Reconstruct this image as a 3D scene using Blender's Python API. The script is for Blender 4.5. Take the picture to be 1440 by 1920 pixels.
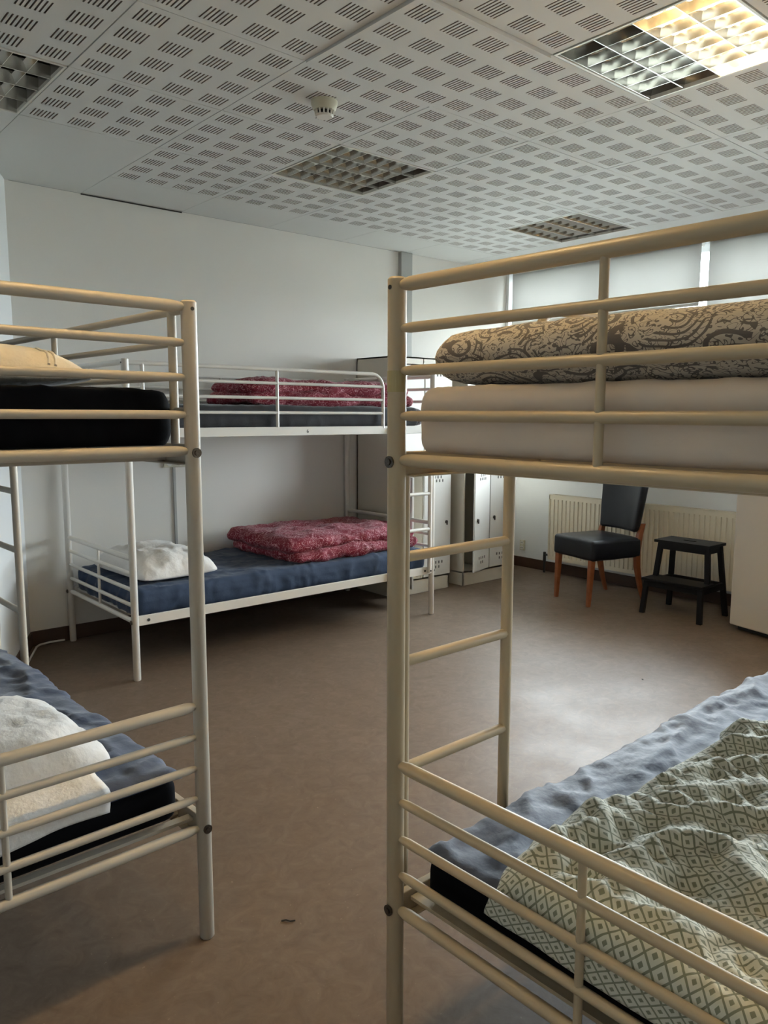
import bpy, math, random
from mathutils import Vector, Matrix, noise
random.seed(4)
for o in list(bpy.data.objects): bpy.data.objects.remove(o)
S = bpy.context.scene
COL = S.collection
pi = math.pi

# ---------------------------------------------------------------- camera
cam_d = bpy.data.cameras.new('camera'); cam = bpy.data.objects.new('camera', cam_d); COL.objects.link(cam)
YAW, PITCH, ROLL = 0.8494, 0.1287, 0.0046
fw = Vector((math.cos(YAW)*math.cos(PITCH), math.sin(YAW)*math.cos(PITCH), -math.sin(PITCH)))
ri = Vector((math.sin(YAW), -math.cos(YAW), 0)); up = ri.cross(fw)
c_, s_ = math.cos(ROLL), math.sin(ROLL)
r2 = c_*ri + s_*up; u2 = -s_*ri + c_*up
cam.matrix_world = Matrix(((r2.x,u2.x,-fw.x,0),(r2.y,u2.y,-fw.y,0),(r2.z,u2.z,-fw.z,1.32),(0,0,0,1)))
cam_d.sensor_fit = 'VERTICAL'; cam_d.sensor_height = 36; cam_d.lens = 1465.96/1920*36
cam_d.shift_x = -36.9/1920; cam_d.shift_y = 6.4/1920
cam_d.clip_start = 0.02; cam_d.clip_end = 200
S.camera = cam

# ---------------------------------------------------------------- world, light, exposure
W = bpy.data.worlds.new('sky'); S.world = W; W.use_nodes = True
nt = W.node_tree; bg = nt.nodes['Background']
bg.inputs[0].default_value = (0.85, 0.925, 1.0, 1); bg.inputs[1].default_value = 9.0
S.view_settings.view_transform = 'Standard'; S.view_settings.look = 'None'
S.view_settings.gamma = 1; S.view_settings.use_curve_mapping = False
S.view_settings.exposure = 1.72
TUBE_POWER = 40.0
# window bays along the window wall (x = 5.25): (y0, y1, bottom of its roller blind)
BAYS = [(2.832, 4.61, 2.10), (1.05, 2.832, 1.72), (-0.73, 1.05, 1.9)]
XB, ZC, YA = 5.25, 2.5407, 4.64
SILL, HEAD = 0.93, ZC-0.004
for i, (y0, y1, zb) in enumerate(BAYS):          # sky light portals in the window openings
    l = bpy.data.lights.new('window_portal', 'AREA'); l.shape = 'RECTANGLE'
    l.size = HEAD-SILL; l.size_y = y1-y0; l.cycles.is_portal = True
    o = bpy.data.objects.new('window_portal', l); COL.objects.link(o)
    o.location = (XB+0.3, (y0+y1)/2, (SILL+HEAD)/2); o.rotation_euler = (0, pi/2, 0)

# ---------------------------------------------------------------- helpers
def link(o, parent=None):
    COL.objects.link(o)
    if parent is not None: o.parent = parent
    return o
class MB:
    def __init__(s): s.v=[]; s.f=[]; s.uv=[]; s.has_uv=False; s.mi=[]
    def add(s, vs, fs, uvs=None, mi=0):
        b=len(s.v); s.v += [tuple(v) for v in vs]
        for k,f in enumerate(fs):
            s.f.append(tuple(b+i for i in f)); s.mi.append(mi)
            if uvs is not None: s.has_uv=True; s.uv.append(uvs[k])
            else: s.uv.append([(0,0)]*len(f))
        return s
    def box(s, x0,x1,y0,y1,z0,z1, mi=0):
        v=[(x,y,z) for z in (z0,z1) for y in (y0,y1) for x in (x0,x1)]
        s.add(v, [(0,2,3,1),(4,5,7,6),(0,1,5,4),(2,6,7,3),(0,4,6,2),(1,3,7,5)], mi=mi); return s
    def hexa(s, bot, top):                       # 4 bottom + 4 top corners, counter-clockwise
        s.add(list(bot)+list(top), [(3,2,1,0),(4,5,6,7),(0,1,5,4),(1,2,6,5),(2,3,7,6),(3,0,4,7)]); return s
    def tube(s, pts, r, seg=12, caps=True, sx=1.0):
        pts=[Vector(p) for p in pts]; n=len(pts)
        rr = r if isinstance(r,(list,tuple)) else [r]*n
        vs=[]; prev=None
        for i,p in enumerate(pts):
            d=(pts[min(i+1,n-1)]-pts[max(i-1,0)]).normalized()
            if prev is None:
                a = Vector((0,0,1)) if abs(d.z)<0.9 else Vector((1,0,0))
                e=(a-d*a.dot(d)).normalized()
            else: e=(prev-d*prev.dot(d)).normalized()
            prev=e; g=d.cross(e)
            for k in range(seg):
                t=2*pi*k/seg; vs.append(p+(e*math.cos(t)*sx+g*math.sin(t))*rr[i])
        fs=[]
        for i in range(n-1):
            for k in range(seg):
                a=i*seg+k; b=i*seg+(k+1)%seg; fs.append((a,b,b+seg,a+seg))
        if caps: fs.append(tuple(reversed(range(seg)))); fs.append(tuple((n-1)*seg+k for k in range(seg)))
        s.add(vs,fs); return s
    def disc(s, c, n, r, h, seg=16, r2=None):
        c=Vector(c); n=Vector(n).normalized(); return s.tube([c, c+n*h], [r, r2 if r2 is not None else r], seg)
    def prism(s, poly, axis, a0, a1):            # polygon in the two other axes, extruded along axis
        def P(u,w,a): return {'x':(a,u,w),'y':(u,a,w),'z':(u,w,a)}[axis]
        n=len(poly); vs=[P(u,w,a0) for u,w in poly]+[P(u,w,a1) for u,w in poly]
        fs=[(i,(i+1)%n,(i+1)%n+n,i+n) for i in range(n)]+[tuple(reversed(range(n))),tuple(range(n,2*n))]
        s.add(vs,fs); return s
    def data(s, name, mats, smooth=False, angle=40):
        m=bpy.data.meshes.new(name); m.from_pydata(s.v,[],s.f)
        for mt in (mats if isinstance(mats,(list,tuple)) else [mats]): m.materials.append(mt)
        for p,i in zip(m.polygons,s.mi): p.material_index=i
        if s.has_uv:
            l=m.uv_layers.new(name='UVMap'); k=0
            for u in s.uv:
                for q in u: l.data[k].uv=q; k+=1
        m.validate(); 
        import bmesh
        bm=bmesh.new(); bm.from_mesh(m); bmesh.ops.recalc_face_normals(bm, faces=bm.faces); bm.to_mesh(m); bm.free()
        if smooth:
            m.shade_smooth(); m.set_sharp_from_angle(angle=math.radians(angle))
        return m
    def build(s, name, mats, parent=None, smooth=False, bevel=0, angle=40, loc=None, seg=2):
        o=bpy.data.objects.new(name, s.data(name,mats,smooth,angle)); link(o,parent)
        if loc: o.location=loc
        if bevel:
            b=o.modifiers.new('bevel','BEVEL'); b.width=bevel; b.segments=seg; b.limit_method='ANGLE'
        return o
def inst(name, mesh, parent=None, loc=(0,0,0), rot=(0,0,0)):
    o=bpy.data.objects.new(name,mesh); link(o,parent); o.location=loc; o.rotation_euler=rot; return o
def tag(o, label, cat, group=None):
    o['label']=label; o['category']=cat
    if group: o['group']=group
    return o
def thing(name, label, cat, loc=(0,0,0), rz=0, group=None):
    o=bpy.data.objects.new(name,None); link(o); o.location=loc; o.rotation_euler=(0,0,rz); o.empty_display_size=0.05
    return tag(o,label,cat,group)
def struct(o): o['kind']='structure'; return o

def rbox(lx,ly,lz,r,nx,ny,nz,disp=None):
    """rounded box centred in x,y and standing on z=0; disp(p, n) -> new p.  UV unwraps from the top."""
    def ax(l,n,rr):
        out=[-l/2]
        for t in (0.3,0.65): out.append(-l/2+rr*t)
        for i in range(n+1): out.append(-l/2+rr+(l-2*rr)*i/n)
        for t in (0.65,0.3): out.append(l/2-rr*t)
        out.append(l/2); return out
    r=min(r,lx/2-1e-4,ly/2-1e-4,lz/2-1e-4)
    X,Y,Z=ax(lx,nx,r),ax(ly,ny,r),ax(lz,nz,r)
    idx={}; vs=[]; fs=[]; uvs=[]
    def vert(x,y,z):
        k=(round(x,6),round(y,6),round(z,6))
        if k in idx: return idx[k]
        q=Vector((max(-lx/2+r,min(lx/2-r,x)),max(-ly/2+r,min(ly/2-r,y)),max(-lz/2+r,min(lz/2-r,z))))
        p=Vector((x,y,z)); d=p-q; n=d.normalized() if d.length>1e-9 else Vector((0,0,1))
        p=q+n*r; p.z+=lz/2
        if disp: p=disp(p,n)
        idx[k]=len(vs); vs.append(p); return idx[k]
    def face(g, f, uvf):
        for i in range(len(g[0])-1):
            for j in range(len(g[1])-1):
                c=[(g[0][i],g[1][j]),(g[0][i+1],g[1][j]),(g[0][i+1],g[1][j+1]),(g[0][i],g[1][j+1])]
                fs.append(tuple(vert(*f(*q)) for q in c)); uvs.append([uvf(*q) for q in c])
    face((X,Y), lambda a,b:(a,b,lz/2), lambda a,b:(a,b))
    face((X,Y), lambda a,b:(a,b,-lz/2), lambda a,b:(a+3.17,b))
    for sg in (1,-1):
        face((X,Z), lambda a,b,sg=sg:(a,sg*ly/2,b), lambda a,b,sg=sg:(a,sg*(ly/2+lz/2-b)))
        face((Y,Z), lambda a,b,sg=sg:(sg*lx/2,a,b), lambda a,b,sg=sg:(sg*(lx/2+lz/2-b),a))
    return vs,fs,uvs
def cloth(name, args, mat, disp, parent=None, xf=None):
    vs,fs,uvs=rbox(*args,disp=disp)
    if xf: vs=[xf(v) for v in vs]
    return MB().add(vs,fs,uvs).build(name,mat,parent,smooth=True,angle=75)
def nz(p,s,seed=0): return noise.noise(Vector((p[0]*s+seed*7.3,p[1]*s-seed*3.1,(p[2] if len(p)>2 else 0)*s+seed)))
def ridge(p,s,seed=0): return 1-2*abs(nz(p,s,seed))

# ---------------------------------------------------------------- materials
def mat(name, col, rough=0.5, metal=0.0, bump=None, var=None, sheen=0, spec=0.5, emit=None, coat=0):
    m=bpy.data.materials.new(name); m.use_nodes=True; t=m.node_tree; b=t.nodes['Principled BSDF']
    b.inputs['Base Color'].default_value=(*col,1); b.inputs['Roughness'].default_value=rough
    b.inputs['Metallic'].default_value=metal; b.inputs['Specular IOR Level'].default_value=spec
    if sheen: b.inputs['Sheen Weight'].default_value=sheen; b.inputs['Sheen Roughness'].default_value=0.4
    if coat: b.inputs['Coat Weight'].default_value=coat; b.inputs['Coat Roughness'].default_value=0.15
    if emit: b.inputs['Emission Color'].default_value=(*emit[0],1); b.inputs['Emission Strength'].default_value=emit[1]
    tc=t.nodes.new('ShaderNodeTexCoord')
    if var:                                        # (scale, second colour, amount)
        n=t.nodes.new('ShaderNodeTexNoise'); n.inputs['Scale'].default_value=var[0]; n.inputs['Detail'].default_value=6
        t.links.new(tc.outputs['Object'],n.inputs['Vector'])
        rp=t.nodes.new('ShaderNodeValToRGB'); rp.color_ramp.elements[0].position=0.5-var[2]; rp.color_ramp.elements[1].position=0.5+var[2]
        rp.color_ramp.elements[0].color=(*col,1); rp.color_ramp.elements[1].color=(*var[1],1)
        t.links.new(n.outputs[0],rp.inputs[0]); t.links.new(rp.outputs[0],b.inputs['Base Color'])
    if bump:                                       # (scale, strength, distance)
        n=t.nodes.new('ShaderNodeTexNoise'); n.inputs['Scale'].default_value=bump[0]; n.inputs['Detail'].default_value=5
        t.links.new(tc.outputs['Object'],n.inputs['Vector'])
        bp=t.nodes.new('ShaderNodeBump'); bp.inputs['Strength'].default_value=bump[1]; bp.inputs['Distance'].default_value=bump[2]
        t.links.new(n.outputs[0],bp.inputs['Height']); t.links.new(bp.outputs[0],b.inputs['Normal'])
    return m
def nodes(m): return m.node_tree, m.node_tree.nodes['Principled BSDF']
def mnode(t,op,a,b=None):
    n=t.nodes.new('ShaderNodeMath'); n.operation=op
    for i,x in enumerate((a,b)):
        if x is None: continue
        if isinstance(x,(int,float)): n.inputs[i].default_value=x
        else: t.links.new(x,n.inputs[i])
    return n.outputs[0]
def mixc(t,f,a,b):
    n=t.nodes.new('ShaderNodeMix'); n.data_type='RGBA'
    if isinstance(f,(int,float)): n.inputs[0].default_value=f
    else: t.links.new(f,n.inputs[0])
    for i,x in ((6,a),(7,b)):
        if isinstance(x,tuple): n.inputs[i].default_value=(*x,1)
        else: t.links.new(x,n.inputs[i])
    return n.outputs[2]

M_wall = mat('wall_paint',(0.79,0.765,0.72),0.75,bump=(180,0.15,0.002),var=(1.5,(0.76,0.735,0.69),0.3))
M_wallw= mat('white_wall_paint',(0.76,0.77,0.77),0.7,bump=(160,0.15,0.002),var=(1.5,(0.73,0.74,0.74),0.3))
M_tile = mat('ceiling_tile_paint',(0.70,0.70,0.68),0.8,bump=(220,0.1,0.001),var=(2,(0.67,0.67,0.65),0.3))
M_hole = mat('slot_backing',(0.27,0.22,0.18),0.9)
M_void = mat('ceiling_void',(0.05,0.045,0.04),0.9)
M_white= mat('white_powder_coat',(0.76,0.73,0.68),0.30,bump=(60,0.03,0.001))
M_cream= mat('cream_powder_coat',(0.54,0.44,0.30),0.42,bump=(60,0.03,0.001),var=(3,(0.50,0.405,0.265),0.3))
M_bolt = mat('bolt_steel',(0.20,0.18,0.16),0.35,0.9,var=(300,(0.10,0.09,0.08),0.2))
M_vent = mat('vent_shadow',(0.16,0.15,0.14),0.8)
M_bolt2= mat('bolt_hole',(0.03,0.03,0.03),0.6)
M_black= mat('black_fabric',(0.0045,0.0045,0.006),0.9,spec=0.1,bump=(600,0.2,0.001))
M_dgrey= mat('dark_grey_sheet',(0.030,0.030,0.034),0.85,sheen=0.25,bump=(90,0.25,0.003))
M_navy = mat('navy_sheet',(0.018,0.038,0.085),0.8,sheen=0.12,bump=(70,0.3,0.003),var=(9,(0.024,0.046,0.098),0.3))
M_slate= mat('slate_blue_sheet',(0.046,0.064,0.118),0.6,sheen=0.3,bump=(70,0.35,0.003),var=(7,(0.056,0.074,0.128),0.3))
M_creams=mat('cream_sheet',(0.72,0.61,0.51),0.85,sheen=0.2,bump=(70,0.2,0.003),var=(6,(0.75,0.64,0.54),0.3))
M_pill = mat('white_cotton',(0.78,0.76,0.74),0.85,sheen=0.2,bump=(45,0.5,0.006))
M_pillc= mat('ecru_cotton',(0.68,0.64,0.57),0.85,sheen=0.2,bump=(45,0.5,0.006))
M_leath= mat('black_leatherette',(0.006,0.007,0.012),0.33,spec=0.35,bump=(120,0.2,0.001))
M_wood = mat('reddish_wood',(0.33,0.105,0.04),0.35,var=(22,(0.20,0.06,0.022),0.3),bump=(80,0.1,0.001))
M_bstl = mat('black_stained_wood',(0.005,0.005,0.006),0.5,spec=0.25,bump=(50,0.25,0.002))
M_lock = mat('locker_enamel',(0.66,0.61,0.52),0.4,bump=(40,0.05,0.001))
M_lockd= mat('locker_door_enamel',(0.72,0.70,0.66),0.38,bump=(40,0.05,0.001))
M_rad  = mat('radiator_enamel',(0.74,0.67,0.53),0.4)
M_fridge=mat('white_appliance_enamel',(0.64,0.60,0.55),0.4,var=(1.2,(0.60,0.56,0.51),0.3))
M_base = mat('dark_skirting',(0.07,0.035,0.022),0.45,var=(12,(0.05,0.026,0.018),0.3))
M_plast= mat('white_plastic',(0.72,0.70,0.64),0.4)
M_plasty=mat('yellowed_plastic',(0.60,0.57,0.44),0.45)
M_dark = mat('dark_plastic',(0.02,0.02,0.02),0.5)
M_grey = mat('grey_trunking',(0.42,0.42,0.40),0.5)
M_tan  = mat('tan_leather',(0.42,0.28,0.14),0.6)
M_alu  = mat('louvre_aluminium',(0.58,0.57,0.54),0.14,1.0)
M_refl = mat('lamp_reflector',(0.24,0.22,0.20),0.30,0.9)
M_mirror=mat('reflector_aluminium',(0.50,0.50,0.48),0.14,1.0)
M_mirror_lit=mat('lit_reflector_aluminium',(0.66,0.63,0.57),0.28,1.0)  # brighter copy of the reflector metal, so that lit lamps glow more
M_frame= mat('window_frame_paint',(0.78,0.78,0.77),0.45)
M_tube = mat('lamp_tube_off',(0.75,0.75,0.72),0.35)
M_lit  = mat('lamp_tube_lit',(0.9,0.85,0.7),0.4,emit=((1.0,0.70,0.33),TUBE_POWER))
M_out  = mat('outside_paving',(0.30,0.30,0.29),0.9,var=(0.3,(0.25,0.26,0.22),0.3))
M_print= mat('printed_ink',(0.015,0.015,0.015),0.6)

# floor: brown marbled linoleum
M_floor=mat('brown_linoleum',(0.25,0.17,0.12),0.3,spec=0.20)
t,b=nodes(M_floor)
tc=t.nodes.new('ShaderNodeTexCoord')
def ntex(t,vec,scale,det=6,rough=0.6,dist=0):
    n=t.nodes.new('ShaderNodeTexNoise'); n.inputs['Scale'].default_value=scale; n.inputs['Detail'].default_value=det
    n.inputs['Roughness'].default_value=rough; n.inputs['Distortion'].default_value=dist; t.links.new(vec,n.inputs['Vector']); return n.outputs[0]
def ramp(t,f,stops):
    r=t.nodes.new('ShaderNodeValToRGB'); cr=r.color_ramp
    while len(cr.elements)<len(stops): cr.elements.new(0.5)
    for e,(p,c) in zip(cr.elements,stops): e.position=p; e.color=(*c,1) if len(c)==3 else c
    t.links.new(f,r.inputs[0]); return r.outputs[0]
O=tc.outputs['Object']
f1=ntex(t,O,14,8,0.7,1.5); f2=ntex(t,O,1.3,3)
c1=ramp(t,f1,[(0.3,(0.132,0.094,0.067)),(0.55,(0.172,0.127,0.094)),(0.75,(0.210,0.160,0.122))])
c2=mixc(t,mnode(t,'MULTIPLY',f2,0.35),c1,(0.13,0.09,0.062))
f3=ntex(t,O,75,2); sp=ramp(t,f3,[(0.70,(0,0,0)),(0.76,(1,1,1))])
c3=mixc(t,mnode(t,'MULTIPLY',sp,0.35),c2,(0.45,0.36,0.28))
f4=ntex(t,O,38,1); sp2=ramp(t,f4,[(0.10,(1,1,1)),(0.12,(0,0,0))])
c4=mixc(t,mnode(t,'MULTIPLY',sp2,0.7),c3,(0.07,0.045,0.03))
t.links.new(c3,b.inputs['Base Color'])
fr=ntex(t,O,3.0,6,0.7); t.links.new(ramp(t,fr,[(0.3,(0.36,)*3),(0.7,(0.50,)*3)]),b.inputs['Roughness'])
bp=t.nodes.new('ShaderNodeBump'); bp.inputs['Strength'].default_value=0.12; bp.inputs['Distance'].default_value=0.003
t.links.new(ntex(t,O,45,4),bp.inputs['Height']); t.links.new(bp.outputs[0],b.inputs['Normal'])

# roller blind: woven, lets a little daylight through
M_blind=mat('roller_blind_cloth',(0.50,0.51,0.51),0.9,bump=(400,0.2,0.001))
t,b=nodes(M_blind); out=t.nodes['Material Output']
tr=t.nodes.new('ShaderNodeBsdfTranslucent'); tr.inputs[0].default_value=(0.60,0.59,0.565,1)
mx=t.nodes.new('ShaderNodeMixShader'); mx.inputs[0].default_value=0.44
t.links.new(b.outputs[0],mx.inputs[1]); t.links.new(tr.outputs[0],mx.inputs[2]); t.links.new(mx.outputs[0],out.inputs[0])
# window glass
M_glass=mat('window_glass',(1,1,1),0.02)
t,b=nodes(M_glass); out=t.nodes['Material Output']
gl=t.nodes.new('ShaderNodeBsdfGlossy'); gl.inputs['Roughness'].default_value=0.02
tp=t.nodes.new('ShaderNodeBsdfTransparent'); tp.inputs[0].default_value=(0.95,0.97,0.96,1)
fz=t.nodes.new('ShaderNodeFresnel'); fz.inputs[0].default_value=1.4
mx=t.nodes.new('ShaderNodeMixShader'); t.links.new(fz.outputs[0],mx.inputs[0]); t.links.new(tp.outputs[0],mx.inputs[1]); t.links.new(gl.outputs[0],mx.inputs[2]); t.links.new(mx.outputs[0],out.inputs[0])

def uvxy(t):
    u=t.nodes.new('ShaderNodeUVMap'); u.uv_map='UVMap'; s=t.nodes.new('ShaderNodeSeparateXYZ'); t.links.new(u.outputs[0],s.inputs[0])
    return u.outputs[0],s.outputs[0],s.outputs[1]
# green diamond duvet cover
M_diam=mat('diamond_print_cotton',(0.6,0.6,0.5),0.85,sheen=0.2,bump=(260,0.3,0.001))
t,b=nodes(M_diam); uv,ux,uy=uvxy(t)
px=mnode(t,'MULTIPLY',ux,1/0.029); py=mnode(t,'MULTIPLY',uy,1/0.036)
dx=mnode(t,'ABSOLUTE',mnode(t,'SUBTRACT',mnode(t,'FRACT',px),0.5)); dy=mnode(t,'ABSOLUTE',mnode(t,'SUBTRACT',mnode(t,'FRACT',py),0.5))
d=mnode(t,'ADD',dx,dy)                                  # 0 at centre, 0.5 on the diamond, 1 at corners
line=mnode(t,'LESS_THAN',mnode(t,'ABSOLUTE',mnode(t,'SUBTRACT',d,0.5)),0.075)
core=mnode(t,'MAXIMUM',mnode(t,'LESS_THAN',d,0.16),mnode(t,'GREATER_THAN',d,0.84))
msk=mnode(t,'MAXIMUM',line,core)
t.links.new(mixc(t,msk,(0.68,0.67,0.56),(0.25,0.26,0.18)),b.inputs['Base Color'])
# paisley duvet cover
def paisley(name,base,ink,ink2):
    m=mat(name,base,0.85,sheen=0.2,bump=(200,0.25,0.001)); t,b=nodes(m); uv,ux,uy=uvxy(t)
    wn=t.nodes.new('ShaderNodeTexNoise'); wn.inputs['Scale'].default_value=13; wn.inputs['Detail'].default_value=1; t.links.new(uv,wn.inputs['Vector'])
    va=t.nodes.new('ShaderNodeVectorMath'); va.operation='MULTIPLY_ADD'; t.links.new(wn.outputs['Color'],va.inputs[0]); va.inputs[1].default_value=(0.045,0.045,0); t.links.new(uv,va.inputs[2])
    vo=t.nodes.new('ShaderNodeTexVoronoi'); vo.inputs['Scale'].default_value=10; t.links.new(va.outputs[0],vo.inputs['Vector'])
    rg=mnode(t,'SINE',mnode(t,'MULTIPLY',vo.outputs['Distance'],46))
    l1=mnode(t,'GREATER_THAN',rg,0.35)
    vo2=t.nodes.new('ShaderNodeTexVoronoi'); vo2.inputs['Scale'].default_value=95; t.links.new(va.outputs[0],vo2.inputs['Vector'])
    dots=mnode(t,'LESS_THAN',vo2.outputs['Distance'],0.33)
    n2=ntex(t,uv,44,0,0.5,2.2); leaf=mnode(t,'LESS_THAN',mnode(t,'ABSOLUTE',mnode(t,'SUBTRACT',n2,0.5)),0.045)
    n3=ntex(t,uv,9,1); sel=mnode(t,'GREATER_THAN',n3,0.5)
    k=mnode(t,'MULTIPLY',l1,mnode(t,'MAXIMUM',dots,sel))
    k=mnode(t,'MAXIMUM',k,leaf)
    inkc=mixc(t,ntex(t,uv,6,1),ink,ink2)
    t.links.new(mixc(t,k,base,inkc),b.inputs['Base Color']); return m
M_pais=paisley('paisley_print_cotton',(0.60,0.54,0.44),(0.145,0.13,0.12),(0.19,0.155,0.13))
M_paisg=paisley('grey_paisley_cotton',(0.42,0.38,0.40),(0.05,0.045,0.05),(0.08,0.06,0.07))
# red duvet cover with pale leaf print
M_red=mat('red_leaf_print_cotton',(0.32,0.02,0.055),0.8,sheen=0.1,bump=(120,0.3,0.002))
t,b=nodes(M_red); uv,ux,uy=uvxy(t)
n1=ntex(t,uv,15,1,0.5,3.5); a1=mnode(t,'LESS_THAN',mnode(t,'ABSOLUTE',mnode(t,'SUBTRACT',n1,0.5)),0.026)
n2=ntex(t,uv,55,1,0.5,1.0); a2=mnode(t,'GREATER_THAN',n2,0.70)
k=mnode(t,'MAXIMUM',a1,a2)
cc=mixc(t,ntex(t,uv,5,2),(0.26,0.006,0.030),(0.15,0.003,0.016))
t.links.new(mixc(t,mnode(t,'MULTIPLY',k,0.85),cc,(0.62,0.30,0.34)),b.inputs['Base Color'])

# ---------------------------------------------------------------- room shell
XL, YN = -1.25, -1.65                      # near-left side walls, out of view
CX, CY = 1.262, YA                         # far-left corner; the wall there runs obliquely
DX, DY = 0.92, 3.88
ZT = ZC+0.30
struct(MB().box(XL-0.2,XB+0.5,YN-0.2,YA+0.2,-0.12,0).build('floor',M_floor))
struct(MB().box(CX-0.15,XB+0.3,YA,YA+0.15,0,ZT).build('wall_back',M_wall))
w=MB(); a=Vector((CX,CY)); c=Vector((DX,DY)); n=Vector((-(a-c).y,(a-c).x)).normalized()*0.12
w.hexa([(c.x,c.y,0),(a.x,a.y,0),(a.x+n.x,a.y+n.y,0),(c.x+n.x,c.y+n.y,0)],[(c.x,c.y,ZT),(a.x,a.y,ZT),(a.x+n.x,a.y+n.y,ZT),(c.x+n.x,c.y+n.y,ZT)])
struct(w.build('wall_oblique',M_wallw))
struct(MB().box(XL-0.15,DX,DY,DY+0.12,0,ZT).build('wall_left_end',M_wallw))
struct(MB().box(XL-0.15,XL,YN,DY,0,ZT).build('wall_left',M_wallw))
struct(MB().box(XL-0.15,XB+0.3,YN-0.15,YN,0,ZT).build('wall_front',M_wall))
w=MB(); T=0.30
w.box(XB,XB+T,YN,YA,0,SILL); w.box(XB,XB+T,YN,YA,HEAD,ZT); w.box(XB,XB+T,4.61,YA,SILL,HEAD); w.box(XB,XB+T,YN,-0.73,SILL,HEAD)
struct(w.build('wall_right',M_wallw))
# window bays: frame, panes, sill, all in the wall's opening
for i,(y0,y1,zb) in enumerate(BAYS):
    xo=XB+0.17; ym=(y0+y1)/2
    fr=MB()
    for (a0,a1) in ((y0,y0+0.05),(y1-0.05,y1),(ym-0.03,ym+0.03)): fr.box(xo,xo+0.06,a0,a1,SILL,HEAD)
    fr.box(xo,xo+0.06,y0,y1,SILL,SILL+0.06); fr.box(xo,xo+0.06,y0,y1,HEAD-0.06,HEAD)
    wf=struct(fr.build('window_%d'%(i+1),M_frame,bevel=0.004))
    for (a0,a1) in ((y0+0.05,ym-0.03),(ym+0.03,y1-0.05)):
        MB().box(xo+0.026,xo+0.032,a0,a1,SILL+0.06,HEAD-0.06).build('pane',M_glass,wf)
        MB().box(xo-0.012,xo,a0+0.005,a0+0.035,SILL+0.35,SILL+0.50).build('window_handle',M_plast,wf,bevel=0.003)
struct(MB().box(XB-0.10,XB+0.17,-0.73,4.61,SILL-0.03,SILL).build('trim_1',M_frame,bevel=0.004))     # window sill
# roller blinds
for i,(y0,y1,zb) in enumerate(BAYS):
    lab=['grey roller blind nearest the lockers, drawn down a little','grey roller blind over the fridge side window, drawn lower','grey roller blind of the third window nearest the front wall'][i]
    bl=thing('roller_blind',lab,'blind',(XB+0.035,(y0+y1)/2,HEAD-0.028))
    h=(y1-y0)/2-0.030
    MB().tube([(0,-h,0),(0,h,0)],0.022,16).build('roller',M_plast,bl,smooth=True)
    MB().box(-0.0235,-0.0225,-h,h,zb-HEAD+0.03,0).build('blind_cloth',M_blind,bl)
    MB().box(-0.029,-0.017,-h,h,zb-HEAD+0.012,zb-HEAD+0.032).build('bottom_bar',M_plast,bl,bevel=0.003)
    MB().tube([(-0.01,h-0.005,-0.02),(-0.012,h-0.005,zb-HEAD-0.2)],0.0018,6).build('pull_chain',M_plast,bl)
# skirting
def skirt(name,p,q,h=0.085,tk=0.012):
    p=Vector(p); q=Vector(q); d=(q-p).normalized(); n=Vector((d.y,-d.x))*tk
    b0=[(p.x,p.y,0),(q.x,q.y,0),(q.x+n.x,q.y+n.y,0),(p.x+n.x,p.y+n.y,0)]
    struct(MB().hexa(b0,[(x,y,h) for x,y,z in b0]).build(name,M_base,bevel=0.003))
skirt('baseboard_back',(CX,CY),(XB,YA)); skirt('baseboard_oblique',(DX,DY),(CX,CY)); skirt('baseboard_left_end',(XL,DY),(DX,DY))
skirt('baseboard_right',(XB,YA),(XB,YN)); skirt('baseboard_left',(XL,YN),(XL,DY)); skirt('baseboard_front',(XB,YN),(XL,YN))
# grey vertical boxed strip on the back wall
struct(MB().box(4.016,4.129,YA-0.035,YA,0,ZC-0.002).build('trim_2',M_grey,bevel=0.003))

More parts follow.
